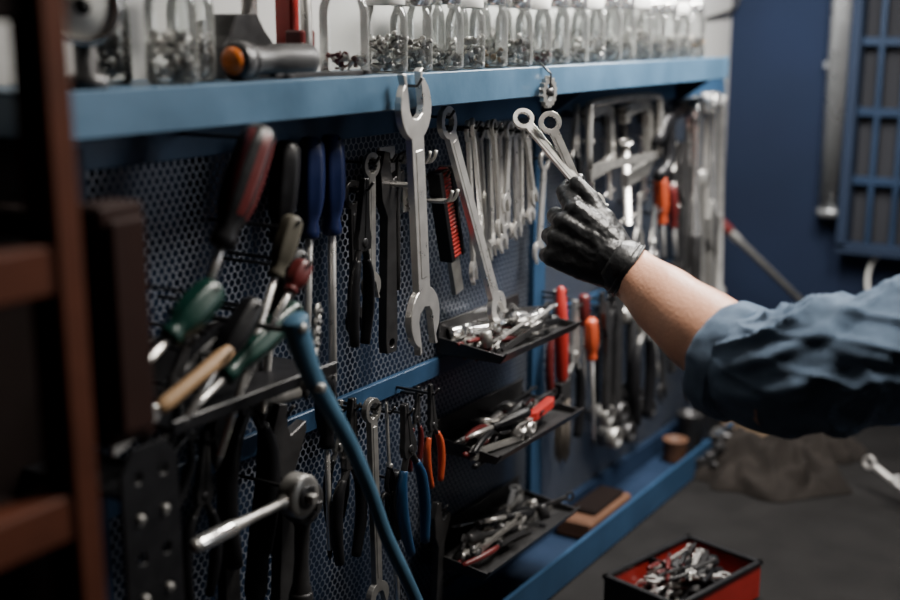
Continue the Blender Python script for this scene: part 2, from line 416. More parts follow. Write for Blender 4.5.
mb.box(((sx0+sx1)/2,-.079,1.551),(sx1-sx0,.014,.003),"blue_paint")
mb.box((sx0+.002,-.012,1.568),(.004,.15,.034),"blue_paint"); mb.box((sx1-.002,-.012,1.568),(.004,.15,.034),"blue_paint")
for x in (1.485,1.97): mb.poly([(-.0,1.55),(-.075,1.551),(0,1.50)],.003,"blue_paint_dark",M=Matrix.Translation((x,0,0))@Matrix.Rotation(pi/2,4,'Z'))
mb.obj("jar_shelf",.001,parent=root)
SH=1.585

# ================================================================= JARS
def jar(X,Y,h=.088,r=.0235,fill=.45,seed=0,lid='steel',cm=('hardware','hardware_dark')):
    rd=random.Random(seed); mb=MB(); mb.M=Matrix.Translation((X,Y,SH+.0005))
    mb.lathe([(r*.85,0),(r*.97,.002),(r,.005),(r,h*.60),(r*.97,h*.68),(r*.84,h*.76),(r*.8,h*.8),(r*.8,h*.84)],"glass",28)
    mb.lathe([(r*.86,h*.80),(r*.90,h*.81),(r*.90,h*.98),(r*.86,h)],lid,24,None,(24,.03,h*.815,h*.975))
    n=int(80*fill/.45)
    for i in range(n):
        a=rd.uniform(0,2*pi); q=sqrt(rd.random())*r*.80; z=.006+rd.random()*h*fill
        R=Matrix.Translation((q*cos(a),q*sin(a),z))@Matrix.Rotation(rd.uniform(0,pi),4,'X')@Matrix.Rotation(rd.uniform(0,pi),4,'Y')
        c=rd.choice(cm)
        if rd.random()<.5: mb.lathe([(.0038,-.0015),(.0038,.0015)],c,6,R)
        else:
            mb.lathe([(.0013,-.006),(.0013,.004),(.003,.0045),(.003,.0065)],c,6,R)
    return mb.obj("glass_jar")
for i in range(17):
    X=1.06+i*.0545
    jar(X,-.045+random.uniform(-.004,.004),h=.090+random.uniform(-.004,.006),fill=random.uniform(.12,.5),seed=i,
        lid='chrome' if i%3 else 'white_plastic', cm=random.choice([('hardware','hardware_dark'),('hardware','hardware','hardware_dark'),('hardware',),('hardware_dark','wood_light','hardware')] if i!=6 else [('hardware','darkred_plastic')]))
for i in range(13):
    jar(1.24+i*.055,.022,h=.094,fill=random.uniform(.2,.5),seed=50+i,lid='chrome')
jar(.990,-.045,h=.1,r=.025,fill=.16,seed=91,cm=('darkred_plastic','hardware'))
jar(.745,-.05,h=.1,r=.022,fill=.35,seed=92,cm=('hardware_dark','hardware')); jar(.79,-.03,h=.1,r=.020,fill=.35,seed=93)
jar(.71,-.01,h=.095,r=.020,fill=.4,seed=94,cm=('hardware_dark',)); jar(.85,.03,h=.1,r=.022,fill=.3,seed=95)
# pressure gauge at the left end of the shelf
mb=MB(); mb.M=Matrix.Translation((.648,-.055,SH+.062))@Matrix.Rotation(radians(-38),4,'Z')@Matrix.Rotation(pi/2,4,'X')
mb.lathe([(.024,-.014),(.027,-.012),(.027,.010),(.0285,.011),(.0285,.015),(.025,.016),(.024,.012)],"chrome",28)
mb.lathe([(.0245,.0115),(.0243,.0125)],"dial_face",28)
mb.lathe([(.006,.0125),(.006,.0135)],"black_plastic",12)
mb.box((.006,.006,.0140),(.020,.0022,.001),"black_plastic",Matrix.Rotation(.8,4,'Z'))
mb.M=Matrix.Translation((.648,-.055,SH)); mb.lathe([(.016,0),(.016,.010),(.009,.012),(.009,.04)],"steel_dark",12)
mb.obj("pressure_gauge")
# inspection torch with amber lens lying on the shelf
A=Vector((.815,-.055,SH+.018)); Bv=Vector((.925,-.05,SH+.017)); mb=MB(); M,L=frame_from(A,Bv); mb.M=M
mb.lathe([(.010,-.004),(.015,0),(.0165,.01),(.0165,.05),(.013,.06),(.013,L-.03),(.0165,L-.02),(.0175,L-.012)],"black_rubber",20,None,(8,.1,.005,.055))
mb.lathe([(.0175,L-.013),(.0178,L-.002),(.0165,L)],"steel_dark",20)
mb.lathe([(.013,L-.001),(.0125,L+.003),(.009,L+.006),(.004,L+.007)],"amber_plastic",20)
mb.obj("torch")
mb=MB(); mb.M=Matrix.Translation((.885,.0,SH+.0))
mb.poly([(-.04,0),(.04,0),(.035,.03),(.02,.045),(.01,.06),(-.02,.06),(-.03,.04),(-.04,.03)],.03,"steel_dark")
mb.lathe([(.018,-.03),(.02,-.028),(.02,.018),(.012,.02)],"steel_worn",18,Matrix.Translation((-.01,.01,.035))@Matrix.Rotation(pi/2,4,'X'))
mb.lathe([(.008,0),(.008,.03),(.012,.031),(.012,.04)],"steel",12,Matrix.Translation((.015,0,.045)))
mb.obj("carburetor",.002)
mb=MB(); mb.M=Matrix.Translation((.944,-.02,SH))
mb.box((0,0,.002),(.036,.04,.004),"steel_dark"); mb.box((0,.01,.05),(.014,.022,.095),"red_plastic"); mb.box((.0,-.006,.035),(.022,.022,.02),"darkred_plastic")
mb.lathe([(.006,.0),(.006,.09)],"steel",10,Matrix.Translation((0,-.014,0)))
mb.obj("bottle_jack",.002)
mb=MB(); a_=Vector((.985,-.079,SH+.004)); b_=Vector((.85,-.079,SH+.004)); M,L=frame_from(a_,b_,roll=pi/2); mb.M=M; wrench(mb,L,R1=.007,R2=.0075,nk=.003,th=.004,mt='steel_dark'); mb.obj("combination_wrench",.0005)
# sprocket hanging at shelf edge
mb=MB(); c=onY(548,92,-.098)
mb.M=Matrix.Translation(c)
out=[]
for i in range(32):
    R=.020 if i%2 else .0165
    out.append((R*cos(2*pi*i/32),R*sin(2*pi*i/32)))
hole=[(.011*cos(2*pi*i/20),.011*sin(2*pi*i/20)) for i in range(20)][::-1]
mb.poly(out,.006,"steel_worn",[hole])
for k in range(3):
    a=2*pi*k/3; mb.tube([(0,0,0),(.012*cos(a),0,.012*sin(a))],.002,"steel_worn",6)
mb.lathe([(.005,-.006),(.005,.006)],"steel_dark",12,Matrix.Rotation(pi/2,4,'X'))
mb.tube([(0,-.002,.0),(0,-.004,.022),(0,.012,.035)],.0016,"steel_dark",6)
mb.obj("sprocket")

# ================================================================= HANGING TOOLS
cw="combination_wrench"
T("open_end_wrench", wrench, (412,74),(424,347), y=-.1, top='open',bot='open',R1=.034,R2=.034,th=.008,mt='steel',nk=.0135,tilt=.12,roll=.12)
T(cw, wrench, (443,108),(500,320), y=-.055, R1=.019,R2=.021,th=.007,mt='steel',nk=.0095,roll=.1)
T("file", filetool, (440,168),(458,292), y=-.035)
tops=[(468,120),(478,121),(489,120),(498,121),(506,121),(514,122),(521,124),(528,126)]
bots=[(474,282),(486,262),(492,258),(503,251),(507,240),(517,238),(521,226),(531,222)]
for i,(a,b_) in enumerate(zip(tops,bots)):
    T(cw, wrench, a,b_, y=-.03-.004*(i%2), mt='steel' if i!=1 else 'steel_worn', R1=.0135-.0006*i, R2=.0145-.0006*i, nk=.0056-.0002*i, th=.005,roll=random.uniform(-.15,.35))
for i,(a,b_) in enumerate((((472,118),(482,232)),((493,119),(500,236)),((510,121),(505,212)),((524,124),(535,205)))):
    T(cw, wrench, a,b_, y=-.05-.004*(i%2), mt='steel_worn' if i%2 else 'steel', R1=.011, R2=.012, nk=.0046, th=.0045,roll=random.uniform(0,.5))
T("ratchet_wrench", wrench,(352,180),(356,335),y=-.03,mt='steel_dark',R1=.016,R2=.016,nk=.006)
T(cw, wrench,(371,152),(371,300),y=-.035,mt='steel_worn',R1=.014,R2=.016,nk=.006)
T("adjustable_wrench",adjustable,(388,150),(388,352),y=-.025,mt='steel_dark')
T("hex_key",hexkey,(398,150),(398,290),y=-.03)
T("pliers",pliers,(364,178),(360,345),y=-.05,hm='black_plastic',body='steel_dark',spread=.07)
mb=MB()
for (u,v) in ((372,182),(385,160),(408,198)):
    p=onY(u,v,0)
    for dx in (-.006,.006): mb.tube([(p.x+dx,0,p.z),(p.x+dx,-.05,p.z),(p.x+dx,-.062,p.z+.004),(p.x+dx,-.066,p.z+.014)],.0022,"steel",8,3)
    mb.box((p.x,-.002,p.z),(.03,.003,.03),"steel")
mb.obj("double_prong_hook")
# left screwdrivers
sd="screwdriver"
T(sd,screwdriver,(262,126),(206,292),y=-.10,hl=.74,r=.0180,hm='black_plastic',m2='darkred_plastic',sr=.004)
T(sd,screwdriver,(288,140),(262,425),y=-.06,hl=.36,r=.0155,hm='black_plastic',sr=.004)
T(sd,screwdriver,(294,216),(215,470),y=-.10,hl=.25,r=.012,hm='olive_plastic',sr=.0035)
T(sd,screwdriver,(311,136),(306,400),y=-.05,hl=.38,r=.0160,hm='blue_plastic',sr=.004)
T(sd,screwdriver,(331,134),(333,392),y=-.045,hl=.38,r=.0160,hm='blue_plastic',sr=.0045)
T(sd,screwdriver,(216,286),(95,420),y=-.12,hl=.42,r=.0150,hm='green_plastic',sr=.003)
T(sd,screwdriver,(298,306),(140,460),y=-.10,hl=.5,r=.013,hm='green_plastic',sr=.003)
T("chisel",chisel,(230,350),(110,450),y=-.12)
T(sd,screwdriver,(232,330),(150,400),y=-.09,hl=.7,r=.012,hm='black_plastic')
T(sd,screwdriver,(300,250),(238,400),y=-.085,hl=.45,r=.014,hm='black_plastic')
T(sd,screwdriver,(305,262),(270,330),y=-.11,hl=.45,r=.011,hm='darkred_plastic')
T(sd,screwdriver,(256,300),(180,430),y=-.11,hl=.5,r=.013,hm='black_plastic')
T("pliers",pliers,(190,330),(150,470),y=-.10,hm='black_plastic',body='steel_dark')
T("pliers",pliers,(250,300),(250,560),y=-.05,hm='black_plastic',body='steel_dark')
T("pliers",pliers,(208,380),(160,520),y=-.08,hm='black_plastic',body='steel_dark')
T("adjustable_wrench",adjustable,(225,400),(230,620),y=-.04,mt='steel_dark')
T("hammer",hammer,(270,380),(255,600),y=-.04)
T(sd,screwdriver,(325,370),(330,560),y=-.04,hl=.4,hm='black_plastic')
T("adjustable_wrench",adjustable,(285,400),(282,640),y=-.05,mt='steel_dark')
T("pliers",pliers,(205,430),(200,600),y=-.05,hm='black_plastic',body='steel_dark')
mb=MB()
for i in range(7):
    p=onY(318-1.0*i,312+i*11,-.12)
    mb.M=Matrix.Translation(p)@Matrix.Rotation(radians(20),4,'Z')
    mb.tube([(.006*cos(2*pi*k/12),0,.0065*sin(2*pi*k/12)) for k in range(13)],.0016,"steel_worn",6)
    mb.lathe([(.003,-.004),(.003,.004)],"steel_dark",8,Matrix.Rotation(pi/2,4,'X'))
mb.obj("roller_chain")
mb=MB()
a=onY(150,345,-.09); b_=onY(318,290,-.09)
xs,xe=a.x,b_.x; z=1.31
mb.box(((xs+xe)/2,-.055,z),(xe-xs,.11,.005),"black_plastic"); mb.box(((xs+xe)/2,-.11,z+.003),(xe-xs,.004,.012),"black_plastic"); mb.box(((xs+xe)/2,-.003,z+.02),(xe-xs,.004,.05),"black_plastic")
mb.obj("screwdriver_rack",.001)
# blue bent bar
pts=[onY(u,v,-.15) for u,v in ((294,318),(301,345),(313,378),(332,412),(352,448),(370,490),(386,535),(408,582),(432,636))]
mb=MB(); mb.tube(pts,[.013,.012,.010,.009,.008,.0075,.0075,.0075,.0075],"blue_bar",14,6,flat=.8)
for q in (0,2):
    p=pts[q]; mb.lathe([(.005,-.012),(.005,.012)],"steel_worn",6,Matrix.Translation(p+Vector((0,0,-.008)))@Matrix.Rotation(pi/2,4,'X'))
p=pts[0]
mb.tube([(p.x,-.001,p.z-.012),(p.x,-.15,p.z-.012)],.003,"steel_dark",8)
mb.obj("bent_pry_bar",.001)
T("socket_ratchet",ratchet,(312,488),(192,548),y=-.11,R=.021,body='steel_worn',grip='chrome',hr=.62)
T("socket_ratchet",ratchet,(303,480),(300,640),y=-.08,R=.022,body='steel_dark')
# perforated black bracket
mb=MB(); a=onY(118,455,-.12); w=.06;h=.18
mb.M=Matrix.Translation((a.x,-.12,a.z-h+.0))
hs=[]
for i in range(2):
    for j in range(5):
        hs.append([(w*(.28+.44*i)+.005*cos(2*pi*k/12), .02+j*.034+.005*sin(2*pi*k/12)) for k in range(12)][::-1])
mb.poly([(0,0),(w,0),(w,h*.9),(w*.8,h),(w*.2,h),(0,h*.9)],.004,"black_plastic",hs)
mb.box((w/2,.06,h*.8),(w,.12,.004),"black_plastic")
for i in range(2):
    for j in (1,3): mb.lathe([(.0035,-.005),(.0035,.005)],"steel_worn",6,Matrix.Translation((w*(.28+.44*i),0,.02+j*.034))@Matrix.Rotation(pi/2,4,'X'))
mb.obj("perforated_bracket",.0005)
# lower middle
T("pliers",pliers,(352,398),(348,560),y=-.05,hm='black_plastic',body='steel_dark')
T(cw,wrench,(371,398),(378,610),y=-.06,mt='steel_worn',R1=.014,R2=.018,nk=.006)
T("scissors",scissors,(386,402),(392,520),y=-.045)
T("pliers",pliers,(404,404),(418,548),y=-.06,hm='midblue_plastic',body='steel_dark',nose=.22)
T("pliers",pliers,(430,384),(436,484),y=-.055,hm='orange_plastic',body='steel_dark',nose=.32)
T("pliers",pliers,(418,386),(414,470),y=-.03,hm='darkred_plastic',body='steel_dark')
T("screwdriver",screwdriver,(394,470),(398,620),y=-.04,hl=.45,hm='black_plastic')
T("adjustable_wrench",adjustable,(440,500),(436,640),y=-.03,mt='steel_dark')
T("pliers",pliers,(340,400),(335,520),y=-.03,hm='black_plastic',body='steel_worn')
# right of the post
T("wire_brush",brush,(561,286),(563,462),y=-.04)
T("pliers",pliers,(556,290),(556,400),y=-.03,hm='darkred_plastic',nose=.2)
T(sd,screwdriver,(591,318),(594,446),y=-.04,hl=.32,r=.012,hm='orange_plastic')
T(sd,screwdriver,(584,294),(584,400),y=-.03,hl=.30,r=.010,hm='darkred_plastic')
T("pliers",pliers,(602,292),(600,400),y=-.03,hm='black_plastic',body='steel_dark')
T("adjustable_wrench",adjustable,(618,262),(614,430),y=-.03,mt='steel_dark')
T("hammer",hammer,(632,300),(630,440),y=-.03)
T("pliers",pliers,(645,262),(642,420),y=-.04,hm='black_plastic',body='steel_worn')
T("pliers",pliers,(575,300),(572,440),y=-.03,hm='black_plastic',body='steel_worn')
T("adjustable_wrench",adjustable,(608,300),(606,410),y=-.05,mt='steel_dark')
T(cw,wrench,(655,270),(654,380),y=-.03,mt='steel_worn',R1=.016,R2=.018,nk=.007)
for k,(u,v) in enumerate(((603,415),(617,412),(632,395),(611,437),(625,432),(645,408))):
    p=onY(u,v,-.03); mb=MB(); mb.M=Matrix.Translation(p)@Matrix.Rotation(pi/2,4,'X')
    mb.lathe([(.010,-.02),(.017,-.018),(.018,.012),(.016,.014),(.011,.014),(.011,0)],'steel_dark' if k%3 else 'steel_worn',18); mb.obj("impact_socket")
    HOOK.tube([(p.x,0,p.z),(p.x,-.04,p.z)],.004,'steel_dark',6)
# upper right : clamps, saw
T("g_clamp",gclamp,(585,108),(590,215),y=-.04)
T("g_clamp",gclamp,(603,112),(608,200),y=-.03,mt='steel_dark')
T("g_clamp",gclamp,(622,104),(626,225),y=-.05,mt='steel_worn')
T("g_clamp",gclamp,(640,108),(642,200),y=-.035,mt='steel_dark')
T(cw,wrench,(545,150),(538,262),y=-.03,R1=.014,R2=.015,nk=.0055,mt='steel')
T("pliers",pliers,(577,104),(572,210),y=-.03,hm='black_plastic',body='steel_worn')
mb=MB(); a=onY(590,108,-.065); b_=onY(664,92,-.065)
L=(b_-a).length
mb.tube([(a.x,-.065,a.z-.085),(a.x,-.065,a.z-.01),(a.x+.02,-.065,a.z+.006),(b_.x-.05,-.065,a.z+.006),(b_.x-.015,-.065,a.z-.01),(b_.x-.01,-.065,a.z-.09)],.006,"steel_worn",10,4)
mb.box(((a.x+b_.x)/2,-.065,a.z-.085),(L*.9,.0015,.012),"steel_worn")
mb.tube([(b_.x-.02,-.065,a.z-.07),(b_.x+.02,-.065,a.z-.03),(b_.x+.03,-.065,a.z-.1),(b_.x-.01,-.065,a.z-.12)],.01,"black_plastic",10,4)
mb.obj("hacksaw")
T(sd,screwdriver,(660,176),(664,262),y=-.04,hl=.55,r=.014,hm='orange_plastic',sr=.004)
T(sd,screwdriver,(671,184),(676,262),y=-.04,hl=.55,r=.011,hm='darkred_plastic',sr=.004)
T("locking_pliers",pliers,(655,206),(650,300),y=-.05,hm='steel',body='chrome',spread=.09)
T("locking_pliers",pliers,(640,196),(636,268),y=-.04,hm='steel_worn',body='steel')
T("g_clamp",gclamp,(668,110),(672,215),y=-.03,mt='steel_dark')
for k,(a,b_,fn,kw) in enumerate([
    ((689,98),(686,280),rodtool,dict(r=.008)),((697,96),(694,292),ratchet,dict(R=.022)),
    ((706,93),(703,282),rodtool,dict(r=.007,body='steel')),((714,92),(711,262),ratchet,dict(R=.02)),
    ((721,96),(718,300),rodtool,dict(r=.008,body='steel_worn')),((700,170),(698,320),rodtool,dict(r=.010,body='steel_worn')),
    ((684,140),(681,330),adjustable,dict(mt='steel_dark')),((712,200),(708,352),adjustable,dict(mt='steel_worn')),
    ((676,260),(672,372),adjustable,dict(mt='steel_dark')),((695,280),(690,400),wrench,dict(mt='steel_dark')),
    ((664,290),(662,400),wrench,dict(mt='steel_dark')),((703,330),(700,420),adjustable,dict(mt='steel_dark'))]):
    T("extension_bar" if fn is rodtool else ("socket_ratchet" if fn is ratchet else ("adjustable_wrench" if fn is adjustable else cw)),fn,a,b_,y=-.03-.015*(k%2),**kw)
HOOK.obj("pegboard_hooks")

# ================================================================= TRAYS
def tray(x0,x1,z,seed,red=False,dark=False):
    d=.092; t=.003; mb=MB(); mb.M=Matrix.Translation((x0,0,z)); w=x1-x0
    mb.poly([(0,0),(d,0),(d+.010,.014),(d+.007,.014),(d-.002,t),(t,t),(t,.04),(0,.04)],w,"steel_dark",M=Matrix.Translation((w/2,-.003,0))@Matrix.Rotation(-pi/2,4,'Z'))
    for xx in (.0015,w-.0015):
        mb.poly([(0,0),(d,0),(d+.008,.010),(0,.022)],.002,"steel_dark",M=Matrix.Translation((xx,-.003,0))@Matrix.Rotation(-pi/2,4,'Z'))
    mb.obj("tool_tray",.0006)
    rd=random.Random(seed)
    C=MB()
    wm=['steel_worn','steel_dark','steel_dark','steel'] if dark else ['steel','chrome','steel_worn','steel_dark']
    for i in range(26):
        L=rd.uniform(.05,.13); cx=x0+rd.uniform(.04,w-.05); cy=-rd.uniform(.025,.080)
        M=Matrix.Translation((cx,cy,z+.008+rd.uniform(0,.026)))@Matrix.Rotation(rd.uniform(-.5,.5),4,'Z')@Matrix.Rotation(pi/2+rd.uniform(-.2,.2),4,'Y')@Matrix.Rotation(rd.choice([0,pi/2,1.2]),4,'Z')@Matrix.Translation((0,0,-L/2))
        C.M=M; k=rd.random()
        if k<.5: wrench(C,L,mt=rd.choice(wm))
        elif k<.65: rodtool(C,L,r=.0045,body=rd.choice(wm))
        elif k<.85: pliers(C,L,hm=rd.choice(['black_plastic','darkred_plastic','black_plastic']),body=rd.choice(wm))
        else: screwdriver(C,L,hl=.5,r=.008,hm=rd.choice(['black_plastic','steel_worn']))
    for i in range(6):
        C.M=Matrix.Translation((x0+rd.uniform(.02,w-.02),-rd.uniform(.02,.085),z+.012+rd.uniform(0,.012)))@Matrix.Rotation(rd.uniform(0,pi),4,'X')
        C.lathe([(.007,-.01),(.008,-.008),(.008,.01),(.005,.01),(.005,.0)],rd.choice(wm),12)
    if red:
        C.M=Matrix.Translation((x0+w*.62,-.080,z+.030))@Matrix.Rotation(.15,4,'Z')
        C.M=C.M@Matrix.Rotation(pi/2,4,'X'); C.poly([(-.04,0),(-.03,.007),(.03,.009),(.045,.005),(.045,-.005),(-.04,-.005)],.010,"red_plastic")
        C.poly([(-.075,-.002),(-.04,.006),(-.038,-.004)],.002,"steel")
    C.obj("hand_tool_pile")
tray(1.225,1.43,1.232,1); tray(1.215,1.445,1.105,5,True,True); tray(1.19,1.44,.960,9,False,True)

# bottom ledge items
mb=MB(); c=onZ(592,512,.89); mb.box((c.x,-.045,.889),(.15,.06,.03),"wood_block_mat"); mb.box((c.x+.01,-.045,.908),(.11,.045,.008),"wood_dark"); mb.obj("wooden_sanding_block",.004)
def can(u,v,r,h,mm,zb=.851):
    c=onZ(u,v,zb); mb=MB(); mb.M=Matrix.Translation((c.x,min(c.y,-.045 if zb>.86 else -.13),zb))
    mb.lathe([(r*.95,0),(r,.003),(r,h-.003),(r*1.03,h-.002),(r*1.03,h),(r*.9,h+.001),(r*.9,h-.01)],mm,24); mb.obj("tin_can")
can(672,446,.024,.07,"steel_dark",.874); can(690,432,.028,.08,"steel_dark",.874)
can(728,436,.032,.09,"steel_dark"); can(655,456,.022,.04,"wood_block_mat",.874)
def heap(name,c,rx,ry,h,mt,seed,n=40,rot=0):
    vs=[];fs=[]
    for i in range(n+1):
        for j in range(n+1):
            a=-1+2*i/n; b=-1+2*j/n
            rr=max(abs(a),abs(b)); q=sqrt(a*a+b*b) or 1
            sx,sy=a*rr/q,b*rr/q
            p=Vector((sx*2.2+seed,sy*2.2,seed))
            w=1+.25*noise.noise(p*1.2)
            z=h*max(0,(1-rr**2.6))*(.65+.9*abs(noise.noise(p*1.1))+.35*noise.noise(p*2.7))
            z+=.008*(noise.noise(p*4)+.5)*(1 if rr<.98 else 0)
            X_=sx*rx*w; Y_=sy*ry*w
            vs.append((c[0]+X_*cos(rot)-Y_*sin(rot),c[1]+X_*sin(rot)+Y_*cos(rot),c[2]+max(.001,z)))
    for i in range(n):
        for j in range(n):
            k=i*(n+1)+j; fs.append([k,k+1,k+n+2,k+n+1])
    mb=MB(); mb.add(vs,fs,mt,True); o=mb.obj(name); md=o.modifiers.new("s",'SUBSURF'); md.levels=1;md.render_levels=1
    return o
c=onZ(768,478,.851); heap("canvas_tool_bag",(c.x,c.y,.851),.10,.135,.075,"canvas",3.3,rot=.3)
c=onZ(808,448,.851); heap("shop_rag",(c.x,c.y,.851),.08,.10,.06,"canvas",8.1)
c=onZ(745,442,.851); heap("shop_rag",(c.x,c.y,.851),.06,.06,.07,"cardboard",5.7)
C=MB(); rd=random.Random(12)
for i in range(16):
    c=onZ(rd.uniform(695,770),rd.uniform(434,450),.90); L=rd.uniform(.06,.16)
    C.M=Matrix.Translation((c.x,min(c.y,-.12),.86+rd.uniform(.02,.06)))@Matrix.Rotation(rd.uniform(0,3),4,'Z')@Matrix.Rotation(pi/2+rd.uniform(-.3,.3),4,'Y')@Matrix.Translation((0,0,-L/2))
    k=rd.random()
    if k<.4: adjustable(C,L,mt='steel_dark')
    elif k<.7: rodtool(C,L,body='steel_dark')
    else: wrench(C,L,mt='steel_worn')
C.obj("hand_tool_pile",.0004)

# red open toolbox
c=onZ(682,604,.851)
mb=MB(); cz=.851
Mx=Matrix.Translation((c.x,c.y,cz))@Matrix.Rotation(radians(-14),4,'Z'); mb.M=Mx
bw,bd,bh,t=.19,.12,.05,.004
mb.box((0,0,t/2),(bw,bd,t),"red_plastic")
for sg in (-1,1):
    mb.box((0,sg*(bd/2),bh/2),(bw,t,bh),"red_plastic"); mb.box((sg*(bw/2),0,bh/2),(t,bd+t,bh),"red_plastic" if sg>0 else "black_plastic")
    mb.box((0,sg*(bd/2),bh+.002),(bw+.008,.008,.006),"black_plastic"); mb.box((sg*bw/2,0,bh+.002),(.008,bd+.008,.006),"black_plastic")
mb.box((0,0,.03),(.003,bd,.045),"black_plastic")
mb.box((0,0,t+.002),(bw-.01,bd-.01,.002),"black_plastic")
mb.obj("toolbox",.0012)
C=MB(); rd=random.Random(4)
for i in range(24):
    L=rd.uniform(.07,.13); C.M=Mx@Matrix.Translation((rd.uniform(-.03,.03),rd.uniform(-.035,.035),.02+rd.uniform(0,.05)))@Matrix.Rotation(rd.uniform(-.8,.8),4,'Z')@Matrix.Rotation(pi/2+rd.uniform(-.3,.3),4,'Y')@Matrix.Rotation(rd.choice([0,pi/2]),4,'Z')@Matrix.Translation((0,0,-L/2))
    k=rd.random()
    if k<.2: wrench(C,L,mt=rd.choice(['steel','steel_worn','steel_dark']))
    elif k<.75: pliers(C,L,hm=rd.choice(['darkred_plastic','black_plastic','black_plastic']),body='steel_dark')
    else: screwdriver(C,L,hm='black_plastic',r=.01)
C.obj("hand_tool_pile",.0004)

# wrenches lying propped on the bench at the right
a=onZ(864,458,.91); b_=onZ(930,510,.86)
M,L=frame_from(a,b_,roll=.8); mb=MB(); mb.M=M; wrench(mb,L,R1=.012,R2=.013,nk=.005,th=.006); mb.obj(cw,.0005)
a=onZ(892,480,.905); b_=onZ(950,500,.86)
M,L=frame_from(a,b_,roll=.3); mb=MB(); mb.M=M; wrench(mb,L,R1=.012,R2=.014,nk=.005,th=.006); mb.obj(cw,.0005)

# ================================================================= RIGHT WALL
WX=2.475
def wp(u,v): return onX(u,v,WX)
a=wp(818,213); b_=wp(846,213)
mb=MB(); w=abs(a.y-b_.y)*1.0; yc=(a.y+b_.y)/2
mb.M=Matrix.Translation((WX-.012,yc,a.z))
mb.lathe([(w*.46,0),(w*.46,.9)],"duct_mat",28)
mb.lathe([(w*.50,-.002),(w*.50,.012),(w*.46,.014)],"duct_mat",28)
mb.box((.005,0,.3),(.02,w*1.1,.014),"duct_mat")
mb.obj("metal_pipe")
a=wp(864,0); b_=wp(900,250)
mb=MB(); y1=a.y; y0=y1-.42; zb=b_.z; zt=zb+.95
mb.box((WX+.0,(y0+y1)/2,(zb+zt)/2),(.006,.40,zt-zb-.02),"wall_dark")
for y in (y0,y1): mb.box((WX-.02,y,(zb+zt)/2),(.05,.02,zt-zb),"window_bar_paint")
for z in (zb,zt): mb.box((WX-.02,(y0+y1)/2,z),(.05,.44,.02),"window_bar_paint")
for k in range(1,9): mb.box((WX-.02,y1-.42*k/9,(zb+zt)/2),(.012,.010,zt-zb),"blue_paint_dark")
for k in range(1,7): mb.box((WX-.018,(y0+y1)/2,zb+(zt-zb)*k/7),(.014,.42,.016),"blue_paint_dark")
mb.obj("window_1",.001)
mb=MB(); mb.tube([wp(748,-30)+Vector((-.02,0,0)),wp(740,5)+Vector((-.02,0,0)),onX(722,14,2.4),onX(700,20,2.3)],.004,"black_rubber",8,5); mb.obj("electric_cable")
a=onX(718,220,2.30); b_=onX(806,306,2.38)
M,L=frame_from(a,b_); mb=MB(); mb.M=M
mb.lathe([(.007,0),(.007,L*.75),(.009,L*.76),(.009,L)],"steel_worn",14)
mb.lathe([(.0095,L*.86),(.011,L*.88),(.011,L*.98),(.008,L*1.0)],"darkred_plastic",14)
mb.lathe([(.012,-.05),(.013,-.045),(.013,.0),(.008,.01)],"steel_dark",14)
mb.tube([(0,0,-.04),(0,.03,-.2)],.010,"steel_dark",10)
mb.obj("jack_handle")
pts=[wp(900,252),wp(885,252),wp(873,264),wp(870,285),wp(878,300)]
mb=MB(); mb.tube([p+Vector((-.02,0,0)) for p in pts],.004,"white_plastic",10,6); mb.obj("air_hose")
mb=MB(); mb.M=Matrix.Translation((2.30,-.13,.851)); mb.lathe([(.055,0),(.057,.004),(.057,.10),(.045,.125),(.02,.135),(.02,.15)],"steel_dark",24); mb.tube([(-.05,0,.1),(-.045,0,.17),(.045,0,.17),(.05,0,.1)],.003,"steel_worn",8,4); mb.obj("oil_can")

# ================================================================= LEFT WOODEN RACK
mb=MB(); px,py=.475,-.215
for x in (px,.05):
    for y in (py,-.02): mb.box((x,y,1.27),(.020,.03,.84),"wood_rack")
for (u,v) in ((25,272),(40,522)):
    p=onY(u,v,py); mb.box(((px+.05)/2,py,p.z),(px-.05,.024,.030),"wood_rack"); mb.box(((px+.05)/2,-.11,p.z-.01),(px-.05,.2,.01),"wood_dark")
mb.box(((.662+.05)/2,0.0,1.20),(.662-.05,.01,.70),"wood_dark")
mb.box(((px+.05)/2,-.11,1.645),(px-.03,.22,.02),"wood_dark")
mb.box(((px+.05)/2,-.11,.862),(px-.03,.22,.02),"wood_dark")
mb.box(((px+.05)/2,.0,1.62),(px-.05,.01,.14),"wood_dark")
mb.obj("wooden_shelf_rack",.002)
mb=MB(); a=onY(82,206,-.17); b_=onY(143,430,-.17)
mb.box(((a.x+b_.x)/2,-.17,(a.z+b_.z)/2),(abs(b_.x-a.x),.03,a.z-b_.z),"wood_redbrown"); 
mb.box(((a.x+b_.x)/2,-.188,(a.z+b_.z)/2),(abs(b_.x-a.x)*.8,.006,(a.z-b_.z)*.9),"wood_redbrown"); mb.box(((a.x+b_.x)/2,-.08,a.z-.02),(.02,.16,.02),"wood_dark"); mb.obj("wooden_tool_box",.003)
for k in range(4):
    mb=MB(); z=(onY(25,272,py).z if k<2 else onY(40,522,py).z)-.005
    mb.M=Matrix.Translation((.36-.12*(k%2),-.12,z)); mb.lathe([(.03,0),(.032,.004),(.032,.11),(.022,.125),(.022,.14)],"black_plastic",20); mb.obj("oil_bottle")

